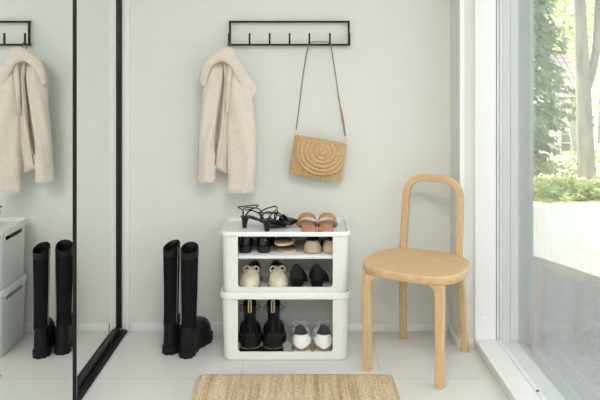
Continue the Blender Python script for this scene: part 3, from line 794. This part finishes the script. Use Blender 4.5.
pair(heeled('pointed_heel_shoe', 0.055, 0.072, (0.032, 0.052), (0.024, 0.034), M['blk_leather'], tip=0.3, narrow=0.017, W=0.090),
     [(cx(296.5,2.98), 2.962, UF, math.radians(-2), False), (cx(316,2.98), 2.962, UF, math.radians(-10), True)],
     ['black leather pointed heel beside the cream shoes, upright', 'black leather heel at the right end under the shelf, turned sideways'], 'black leather heels under the shelf')

# beige flats on the shelf
def beige_flat():
    t = thing('ballet_flat', '', 'shoe'); L, W = 0.238, 0.088
    sole_part('sole', t, L, W, 0.0, 0.007, M['sole_beige'], grow=-0.009)
    top = lambda t_: interp([0,.1,.4,.85,1],[0.060,0.058,0.044,0.040,0.040], t_)
    upper_part('upper', t, L, W, 0.006, M['beige_patent'], (0.088, 0.083, 0.027, 0), top, mat_in=M['dark_trim'], bulge=1.2, inner=0.004, depth=0.012, heel=.46)
    bm = NB(); tube(bm, [(0.028*math.sin(2*PI*k/40), 0.088-0.084*math.cos(2*PI*k/40), top(.5-.5*math.cos(2*PI*k/40))+0.001) for k in range(40)], 0.0028, 6, closed=True)
    link('piping', bm, M['dark_trim'], t); return t
pair(beige_flat, [(cx(311.5,2.98), 2.958, SH, math.radians(-4), False), (cx(331,2.98), 2.962, SH, math.radians(-6), True)],
     ['shiny beige ballet flat standing beside the taupe sandals on the shelf', 'shiny beige ballet flat at the right end of the shelf'], 'beige flats on the shelf')

# slide sandals
def slide(m_band, m_foot, m_sole, name, L=0.25, W=0.086, thick=0.010, band_y=(0.13, 0.19), hgt=0.045):
    def b():
        t = thing(name, '', 'sandal')
        sole_part('sole', t, L, W, 0.0, thick, m_sole, grow=0.002); sole_part('footbed', t, L, W, thick, thick+0.004, m_foot, grow=0.0)
        y0, y1 = band_y; rs = []
        for k in range(25):
            a = PI*k/24; yy0 = y0 + 0.012*math.sin(a); yy1 = y1
            w = hwf((y0+y1)/2/L, W)+0.002; cxx = W*0.07*0.8
            x = cxx - (w)*math.copysign(abs(math.cos(a))**.8, math.cos(a)); z = thick-0.004 + hgt*math.sin(a)**0.8
            row = []
            q = math.sin(a)
            for yy, dz in ((yy0, -0.013*q-.001), (yy0, -0.013*q+0.002), ((yy0+yy1)/2, 0.003), (yy1, 0.002-0.004*q), (yy1, -0.001-0.004*q), ((yy0+yy1)/2, -0.001)):
                row.append((x + (x-cxx)*(0.04 if dz > -0.013*q+.0005 else 0), yy, z+dz))
            rs.append(row)
        bm = NB(); rings(bm, rs); link('band', bm, m_band, t, angle=50)
        return t
    return b
TZ = UZ + 0.291 - 0.0175
pair(slide(M['tan_leather'], M['tan_leather'], M['brown_leather'], 'slide_sandal', L=0.25, W=0.093, hgt=0.056, band_y=(0.12,0.185)),
     [(cx(309.5,2.965), 2.952, TZ, math.radians(5), False), (cx(326,2.965), 2.952, TZ, math.radians(-6), True)],
     ['tan leather slide sandal next to the black strappy heels on the box lid', 'tan leather slide sandal at the right end of the box lid'], 'tan slide sandals on the box lid')
pair(slide(M['taupe'], M['taupe'], M['sole_beige'], 'flat_sandal', L=0.23, hgt=0.030, thick=0.012, W=0.086, band_y=(0.10,0.185)),
     [(cx(286,3.0), 3.200, SH, math.radians(180+3), False), (cx(290,3.0), 3.185, SH+0.037, math.radians(180-10), True)],
     ['taupe flat sandal with beige sole lying on the shelf, lower one of the two', 'taupe flat sandal with beige sole resting on top of its mate'], 'stacked taupe sandals on the shelf')

# strappy kitten heels
def strappy():
    t = thing('strappy_heel', '', 'sandal'); L, W = 0.220, 0.072; hh = 0.052
    zf = lambda y: hh*(1-interp([0,.2,.72,1],[0,.05,1,1], y/L))
    sole_part('sole', t, L, W, 0.0, 0.005, M['blk_gloss'], zf=zf, grow=0.0, tip=.25, te=.4)
    rs = []
    heel_part(t, 0.022, 0.040, 0.011, 0.020, 0.004, hh, M['blk_gloss'])
    # pointed toe upper
    o = [p for p in outline(L, W, 60, tip=.25, te=.4)]
    rs = []
    for k in range(12):
        s = k/11; y = 0.125 + (L-0.001-0.125)*s; w = hwf(y/L, W, tip=.25, te=.4)+0.001; c = W*0.07*math.sin(PI*y/L*1.1)
        hgt = 0.034*(1-s)**0.8*1.0 + 0.006
        rs.append([(c - w*math.cos(PI*j/12), y - 0.012*math.sin(PI*j/12)*(1-s)*-1, 0.004 + zf(y) + hgt*math.sin(PI*j/12)) for j in range(13)])
    inner = [[(p[0]*0.94, p[1], max(0.003, p[2]-0.002)) for p in r] for r in rs]
    bm = NB(); rings(bm, rs, close=False, cap0=False, cap1=False); rings(bm, inner, close=False, cap0=False, cap1=False)
    link('toe_cap', bm, M['blk_gloss'], t)
    def st(nm, pts, r=0.0028, n=8): 
        bm = NB(); tube(bm, spline(pts, n), r, 6, ry=0.0035); link(nm, bm, M['blk_gloss'], t)
    st('strap', [(-0.028,0.10,0.028),(-0.026,0.10,0.055),(0,0.095,0.072),(0.028,0.10,0.055),(0.030,0.10,0.028)])
    st('strap', [(-0.026,0.125,0.018),(-0.01,0.09,0.062),(0.015,0.05,0.085),(0.03,0.03,0.075),(0.026,0.02,0.055)])
    st('ankle_strap', [(0.024,0.012,0.058),(0.034,0.01,0.088),(0.0,-0.012,0.100),(-0.034,0.012,0.094),(-0.030,0.06,0.100),(0.0,0.085,0.104),(0.032,0.06,0.097),(0.036,0.02,0.09)])
    st('ankle_strap', [(-0.024,0.012,0.058),(-0.032,0.02,0.085),(-0.03,0.06,0.088),(0.0,0.095,0.080),(0.027,0.10,0.03)])
    return t
pair(strappy, [(cx(239,3.0), 3.075, TZ, math.radians(-82), False), (cx(264,2.98), 2.972, TZ, math.radians(-44), True, math.radians(5))],
     ['black strappy kitten heel at the left end of the box lid', 'black strappy kitten heel in front of its mate, toe towards the tan slides'], 'black strappy heels on the box lid')

# ------------------------------------------------------------ chair
ch = thing('dining_chair', 'light oak dining chair with rounded seat and bent hoop backrest', 'chair', (0.540, 2.926, 0), math.radians(-30))
SZ = 0.455
def seat_ring(k, z, n=64, e=3.0):
    out = []
    for i in range(n):
        a = 2*PI*i/n; co, si = math.cos(a), math.sin(a)
        x = 0.225*math.copysign(abs(co)**(2/e), co); y = -0.016 + 0.208*math.copysign(abs(si)**(2/e), si)
        x *= 1 - 0.10*(y/0.2) if y > 0 else 1
        out.append((x*k, -0.016+(y+0.016)*k, z))
    return out
bm = NB(); rings(bm, [seat_ring(.975, SZ-0.037), seat_ring(.99, SZ-0.036), seat_ring(1.0, SZ-0.032), seat_ring(1.008, SZ-0.005), seat_ring(1.0, SZ-0.0012), seat_ring(.985, SZ), seat_ring(.95, SZ), seat_ring(.80, SZ-0.002), seat_ring(.6, SZ-0.004), seat_ring(.3, SZ-0.005)])
link('seat', bm, M['wood'], ch, angle=50)
def legbar(bm, pts, a, b, sides=8):
    pts = [Vector(p) for p in pts]; rs = []
    for i, p in enumerate(pts):
        s = i/(len(pts)-1); w = a+(b-a)*s
        d = (pts[min(i+1,len(pts)-1)]-pts[max(i-1,0)]).normalized()
        X = Vector((1,0,0)); X = (X-d*X.dot(d)).normalized(); Y = d.cross(X)
        rs.append([p + X*x + Y*y for x, y in rrect(-w, w, -w, w, w*0.30, 3)])
    rings(bm, rs)
for s in (-1, 1):
    bm = NB(); legbar(bm, [(s*0.162, -0.196, 0.0), (s*0.162, -0.196, SZ-0.036)], 0.0165, 0.0195); link('leg', bm, M['wood_v'], ch, angle=30)
for s in (-1, 1):
    bm = NB(); legbar(bm, [(s*0.153, 0.212, 0.0), (s*0.146, 0.190, 0.22), (s*0.139, 0.172, SZ-0.030)], 0.0150, 0.0165); link('leg', bm, M['wood_v'], ch, angle=30)
# hoop backrest rising from the rear legs
hp = []
top, r = 0.795, 0.085
def hoop_xy(z): f = (z-SZ)/(top-SZ); return 0.137-0.006*f, 0.170+0.042*f
for z in [SZ-0.005+0.0*0, 0.50, 0.56, 0.62, 0.67, top-r]: w, y = hoop_xy(z); hp.append((-w, y, z))
w, _ = hoop_xy(top-r)
for k in range(1, 8):
    a = PI/2*k/8; z = top-r+r*math.sin(a); hp.append((-(w-r)-r*math.cos(a), hoop_xy(z)[1], z))
hp2 = [(-x, y, z) for x, y, z in reversed(hp)]
mid = [(-(w-r), hoop_xy(top)[1], top), (0, hoop_xy(top)[1], top), ((w-r), hoop_xy(top)[1], top)]
pts = [Vector(p) for p in hp+mid+hp2]
rs = []
for i, p in enumerate(pts):
    d = (pts[min(i+1,len(pts)-1)]-pts[max(i-1,0)]).normalized(); Y = Vector((0,1,0)); Y = (Y-d*Y.dot(d)).normalized(); X = d.cross(Y)
    rs.append([p+X*x+Y*y for x, y in rrect(-0.016, 0.016, -0.013, 0.013, 0.005, 3)])
bm = NB(); rings(bm, rs); link('backrest', bm, M['wood_v'], ch, angle=35)
# curved brackets under the seat at the front legs, and rails
for s in (-1, 1):
    bm = NB(); pr = [(0,0)]
    R = 0.045; pr = [(0, 0), (R, 0)] + [(R-R*math.sin(PI/2*k/6), -R+R*math.cos(PI/2*k/6)) for k in range(1, 7)]
    rings(bm, [[(s*(0.144-x), y, SZ-0.036+z) for x, z in pr] for y in (-0.208, -0.184)])
    link('bracket', bm, M['wood'], ch, smooth=False)
for (y, xx, ln) in ((0.172, 0.0, 0.124),):
    bm = NB(); box(bm, -ln, ln, y-0.010, y+0.010, SZ-0.070, SZ-0.036, 0.003); link('rail', bm, M['wood'], ch)

# ------------------------------------------------------------ rug
bm = NB(); x0, x1, y0, y1 = -0.428, 0.403, 1.75, 2.794; nx, ny = 83*4, 40
vs = {}
for i in range(nx+1):
    for j in range(ny+1):
        u, v = i/nx, j/ny
        x = x0+(x1-x0)*u; y = y0+(y1-y0)*v
        # rounded corners
        ed = min(u, 1-u)*(x1-x0)
        y = min(y, y1 - 0.012*max(0, 1-ed/0.03)**2) + 0.0022*noise.noise(Vector((x*40, 0, 3)))*(v > .97)
        x += 0.003*noise.noise(Vector((0, y*12, 1)))
        if v > .97: x += (0.006 if u < .5 else -0.006)*max(0, 1-ed/0.01)
        z = 0.0075+0.0028*abs(math.sin(PI*u*83)) + 0.0008*noise.noise(Vector((x*200, y*60, 0)))
        if i in (0, nx) or j in (0, ny): z = 0.0008
        vs[i, j] = bm.verts.new((x, y, z))
for i in range(nx):
    for j in range(ny): bm.faces.new((vs[i,j], vs[i+1,j], vs[i+1,j+1], vs[i,j+1]))
b_ = [vs[i,0] for i in range(nx+1)]+[vs[nx,j] for j in range(1,ny+1)]+[vs[i,ny] for i in range(nx-1,-1,-1)]+[vs[0,j] for j in range(ny-1,0,-1)]
low = [bm.verts.new((v.co.x, v.co.y, 0.0)) for v in b_]
for i in range(len(b_)): bm.faces.new((b_[i], b_[(i+1)%len(b_)], low[(i+1)%len(b_)], low[i]))
tag(link('jute_rug', bm, M['rug'], angle=80), 'natural ribbed jute rug lying on the tiles in front of the boxes', 'rug')

# ------------------------------------------------------------ outdoors
GZ = -0.15
def gz(Y): return GZ if Y < 7.2 else GZ - (Y-7.2)*0.08
bm = NB(); box(bm, 1.115, 30, -15, 7.25, GZ-0.2, GZ)
tag(link('ground_road', bm, M['asphalt'], smooth=False), 'grey asphalt drive outside the window', 'road', kind='structure')
bm = NB(); n = 40; g = {}
for i in range(n+1):
    for j in range(n+1):
        x = -2+42*i/n; y = 7.25+60*(j/n)**1.5
        g[i,j] = bm.verts.new((x, y, gz(y) + (0.05*noise.noise(Vector((x,y,0)))+0.03 if j > 0 else 0.0)))
for i in range(n):
    for j in range(n): bm.faces.new((g[i,j], g[i+1,j], g[i+1,j+1], g[i,j+1]))
tag(link('ground_grass', bm, M['grass']), 'rough sunny grass beyond the asphalt', 'ground', kind='structure')
# building wing continuing behind the back wall: casts the shade on the drive
sbox('wall_outside', -6, 1.115, WALL_Y+0.14, 6.9, -0.3, 3.3, M['ext_wall'], label='outer wall of the building beyond the entrance', cat='wall')
sbox('ceiling_roof', -6, 1.2, -5, WALL_Y+0.13, CZ+0.14, 3.3, M['ext_wall'], label='flat roof above the entrance hall', cat='roof')
sbox('wall_foundation', XL, 1.112, -5, WALL_Y+0.13, -0.4, -0.101, M['ext_wall'], label='foundation of the building', cat='wall')

def leaves(bm, pts_fn, n, size, seed, flat=0.5, long=1.8):
    rnd = random.Random(seed)
    for _ in range(n):
        c = pts_fn(rnd)
        a = Vector((rnd.gauss(0,1), rnd.gauss(0,1), rnd.gauss(0,flat))).normalized(); b = a.cross(Vector((rnd.gauss(0,1), rnd.gauss(0,1), rnd.gauss(0,1)))).normalized()
        s = size*rnd.uniform(.6,1.3)
        v = [bm.verts.new(c+a*s*long*.5), bm.verts.new(c+b*s*.4), bm.verts.new(c-a*s*long*.5), bm.verts.new(c-b*s*.4)]
        bm.faces.new(v)
def blob(c, r, k=8, seed=0):
    rnd = random.Random(seed); cs = []
    for _ in range(k):
        d = Vector((rnd.uniform(-1,1), rnd.uniform(-1,1), rnd.uniform(-1,1)))
        cs.append((Vector(c)+Vector((d.x*r[0], d.y*r[1], d.z*r[2]))*0.75, rnd.uniform(.25,.5)))
    def f(rn):
        cc, q = cs[rn.randrange(len(cs))]
        d = Vector((rn.gauss(0,1), rn.gauss(0,1), rn.gauss(0,1))).normalized()*rn.random()**.4
        return cc + Vector((d.x*r[0], d.y*r[1], d.z*r[2]))*q*1.4
    return f
def tree(label, base, h, lean, rad, crown, n, size, mk, seed, fork=None, group='trees beyond the drive', k=10):
    t = thing('tree', label, 'tree', base, 0, group)
    bm = NB(); tube(bm, spline([(0,0,-0.2),(lean[0]*.3,lean[1]*.3,h*.33),(lean[0]*.6,lean[1]*.6,h*.66),(lean[0],lean[1],h)], 6), lambda s: rad*(1-.85*s+.12*math.exp(-s*14)), 12)
    tr_ = link('trunk', bm, M['bark'], t)
    if fork:
        bm = NB(); tube(bm, spline(fork, 6), lambda s: rad*.55*(1-.5*s), 10); link('branch', bm, M['bark'], t)
    bm = NB(); 
    for i, (c, r) in enumerate(crown): leaves(bm, blob(c, r, k, seed+i), n//len(crown), size, seed+i)
    link('foliage', bm, M[mk], t, smooth=False); return t
def at(px, Y): return cx(px, Y)
# big trunk right in the view
Y = 9.0; x = at(588, Y)
tree('tall tree with a thick grey forked trunk, closest behind the drive', (x, Y, gz(Y)), 6.0, (-0.30, 0.0), 0.125,
     [((-0.3,0.2,5.6),(2.2,1.4,1.2))], 2600, 0.09, 'leaf_green', 3, fork=[(-0.02,0,1.45),(0.10,0.0,1.9),(0.13,0,2.5),(0.20,0,4.2)])
# spruce on the left of the view
def spruce(label, base, h, rmax, seed, n=34):
    t = thing('spruce', label, 'tree', base, 0, 'trees beyond the drive'); rnd = random.Random(seed)
    bm = NB(); tube(bm, [(0,0,-0.2),(0,0,h*.5),(0,0,h)], lambda s: 0.05*(1-.8*s), 10); link('trunk', bm, M['bark'], t)
    bm = NB()
    for i in range(n):
        z = 0.15 + (h-.3)*(i/n)**1.0
        R = rmax*(1-z/h)+.15 if z > 1.25 else rmax*(.36+.20*z)
        for j in range(7):
            a = rnd.uniform(0, 2*PI); Rb = R*rnd.uniform(.6,1.1); d = Vector((math.cos(a), math.sin(a), 0))
            for q in range(60):
                s = rnd.random()**.6; c = d*Rb*s + Vector((0,0,z - 0.35*Rb*s*s + 0.1*s)) + Vector((rnd.gauss(0,.05), rnd.gauss(0,.05), rnd.gauss(0,.03)))
                dr = Vector((d.x*.5+rnd.gauss(0,.4), d.y*.5+rnd.gauss(0,.4), -0.6+rnd.gauss(0,.3))).normalized(); b = dr.cross(Vector((rnd.gauss(0,1), rnd.gauss(0,1), rnd.gauss(0,1)))).normalized()
                ln = rnd.uniform(.07,.15); v = [bm.verts.new(c), bm.verts.new(c+dr*ln*.5+b*.026), bm.verts.new(c+dr*ln), bm.verts.new(c+dr*ln*.5-b*.026)]; bm.faces.new(v)
    link('foliage', bm, M['leaf_spruce'], t, smooth=False); return t
spruce('dark green spruce with drooping branches by the left of the view', (at(517, 11.0), 11.0, gz(11)), 4.6, 1.3, 11)
# background trees
bgs = [(560, 38, 12, 4.0, 'leaf_yellow', 21, 'bright yellow-green leafy tree rising behind the house roof'),
       (600, 44, 13, 4.2, 'leaf_yellow', 22, 'bright leafy tree right of the thick trunk, farther back'),
       (536, 54, 16, 5.0, 'leaf_green', 23, 'mid green tree behind the spruce'),
       (700, 22, 8, 2.6, 'leaf_green', 24, 'green tree at the right edge of the view'),
       (660, 52, 15, 5, 'leaf_yellow', 25, 'tall pale leafy tree far behind on the right')]
for px, Y, h, r, mk, sd, lb in bgs:
    tree(lb, (at(px,Y), Y, gz(Y)), h*.7, (0.3, 0), 0.2, [((0,0,h*.45),(r,r*.6,h*.28)), ((0,0,h*.72),(r*.8,r*.6,h*.25))], 1250, 0.28, mk, sd, k=16)
# bushes along the verge
bsh = [(541, 7.75, .42, 'leaf_green'), (555, 8.0, .34, 'leaf_yellow'), (569, 7.7, .28, 'leaf_green'), (582, 7.95, .22, 'leaf_yellow'), (597, 7.75, .34, 'leaf_yellow'), (545, 10.5, .55, 'leaf_yellow'), (612, 9.5, .55, 'leaf_green'), (573, 13.0, .6, 'leaf_green'),]
blb = ['low green bush below the spruce', 'pale low bush under the white house wall', 'small green bush left of the thick trunk', 'tiny pale bush at the foot of the thick trunk', 'pale bush right of the thick trunk', 'yellow-green bush behind the low green one', 'green bush at the right edge of the view', 'green bush beside the white house wall']
for i, ((px, Y, r, mk), lb) in enumerate(zip(bsh, blb)):
    bm = NB(); leaves(bm, blob((0,0,r*.38), (r*1.1,r*.7,r*.38), 8, 50+i), 520, 0.045, 60+i)
    o = link('bush', bm, M[mk], smooth=False); o.location = (at(px,Y), Y, gz(Y)); tag(o, lb, 'bush', 'bushes along the verge')
# house
Y = 26.0
hs = thing('house', 'white walled house with a pale tiled roof beyond the trees', 'house', (at(541,Y), Y, gz(Y)-0.2))
W_ = at(564,Y)-at(536,Y)
bm = NB(); box(bm, -0.6, W_-.6+.3, 0, 5, 0, 2.2); link('wall', bm, M['render_white'], hs, smooth=False)
bm = NB()
for i in range(5): box(bm, -0.6+0.32*i, -0.6+0.32*i+0.02, -0.02, 0, 0.1, 2.1)
link('wall_batten', bm, M['render_white'], hs, smooth=False)
zr = cz(51, Y)-hs.location.z; ze = cz(97, Y)-hs.location.z
xl = at(547,Y)-hs.location.x; xr = at(586,Y)-hs.location.x
slope = math.hypot(2.5, zr-ze)
bm = NB(); box(bm, xl, xr, 0, slope, -0.08, 0.0); 
rf = link('roof', bm, M['roof'], hs, smooth=False); rf.location = (0, -0.5, ze); rf.rotation_euler = (math.atan2(zr-ze, 2.5), 0, 0)
bm = NB(); box(bm, xl, xr, 1.9, 2.15, zr-0.06, zr+0.09); link('ridge', bm, M['brown_leather'], hs, smooth=False)
bm = NB(); box(bm, W_-.3+.6, xr, 0.6, 4.6, 0, ze+.3); link('dark_gable', bm, M['ext_wall'], hs, smooth=False)
# garden ladder leaning near the house
ld = thing('garden_ladder', 'thin pale stepladder standing in the grass right of the house wall', 'ladder', (at(567,20), 20, gz(20)))
for s in (-1, 1):
    bm = NB(); tube(bm, [(s*.22,0,0),(s*.10,.35,1.5)], 0.02, 6); link('rail', bm, M['frame_grey'], ld)
for k in range(5):
    bm = NB(); f = (k+.7)/5.5; tube(bm, [(-(.22-.12*f),.35*f,1.5*f),((.22-.12*f),.35*f,1.5*f)], 0.014, 6); link('rung', bm, M['frame_grey'], ld)

# ------------------------------------------------------------ light
w = bpy.data.worlds.new('World'); sc.world = w; w.use_nodes = True; nt = w.node_tree
bg = nt.nodes['Background']
sky = nt.nodes.new('ShaderNodeTexSky'); sky.sky_type = 'HOSEK_WILKIE'; sky.turbidity = 6; sky.sun_direction = (-0.3, 0.7, 0.65)
mx = nt.nodes.new('ShaderNodeMixRGB'); mx.inputs[0].default_value = 0.88; mx.inputs[2].default_value = (0.97,0.98,1.0,1)
nt.links.new(sky.outputs[0], mx.inputs[1]); nt.links.new(mx.outputs[0], bg.inputs[0]); bg.inputs[1].default_value = 2.3
sl = bpy.data.lights.new('sun', 'SUN'); sl.energy = 12.5; sl.angle = 0.01; sl.color = (1.0,0.96,0.88)
so = bpy.data.objects.new('sun', sl); COL.objects.link(so)
so.rotation_euler = Vector((0.42*0.8, -0.9*0.8, -0.70)).to_track_quat('-Z', 'Y').to_euler()
# window portal helps the daylight come in
pl = bpy.data.lights.new('daylight_portal', 'AREA'); pl.shape = 'RECTANGLE'; pl.size = WY1-WY0; pl.size_y = 2.2
pl.cycles.is_portal = True
po = bpy.data.objects.new('daylight_portal', pl); COL.objects.link(po); po.location = (1.14, (WY0+WY1)/2, 1.15)
po.rotation_euler = Vector((-1,0,0)).to_track_quat('-Z', 'Y').to_euler()
# unseen ceiling panels added as fill to brighten the interior
fillm = bpy.data.materials.new('lamp_diffuser'); fillm.use_nodes = True
lb_ = fillm.node_tree.nodes['Principled BSDF']; lb_.inputs['Emission Color'].default_value = (1,0.97,0.92,1); lb_.inputs['Emission Strength'].default_value = 3.0
for i, (x, y, e) in enumerate([(0.15, 0.9, 30), (0.0, -1.2, 38)]):
    t = thing('ceiling_lamp', ['white flush ceiling lamp above the middle of the hall', 'white flush ceiling lamp at the far end of the hall'][i], 'lamp', (x, y, CZ), 0, 'flush ceiling lamps')
    bm = NB(); box(bm, -0.42, 0.42, -0.42, 0.42, -0.05, 0, 0.006); link('housing', bm, M['trim'], t)
    bm = NB(); box(bm, -0.39, 0.39, -0.39, 0.39, -0.062, -0.05, 0.004); link('diffuser', bm, fillm, t)
    al = bpy.data.lights.new('lamp_light', 'AREA'); al.shape = 'SQUARE'; al.size = 0.78; al.energy = e; al.color = (1,0.985,0.955)
    ao = bpy.data.objects.new('lamp_light', al); COL.objects.link(ao); ao.location = (x, y, CZ-0.07)

# ------------------------------------------------------------ camera
cam = bpy.data.cameras.new('camera'); cam.sensor_width = 36; cam.lens = F/600*36
cam.shift_x = (300-HX)/600; cam.shift_y = -(200-HY)/600; cam.clip_start = 0.02; cam.clip_end = 300
co = bpy.data.objects.new('camera', cam); COL.objects.link(co); co.location = (0, 0, H); co.rotation_euler = (PI/2, 0, 0)
sc.camera = co
sc.view_settings.view_transform = 'Standard'; sc.view_settings.look = 'None'; sc.view_settings.exposure = -0.06; sc.view_settings.gamma = 1
sc.view_settings.use_curve_mapping = False
sc.cycles.max_bounces = 12; sc.cycles.diffuse_bounces = 6; sc.cycles.transparent_max_bounces = 24
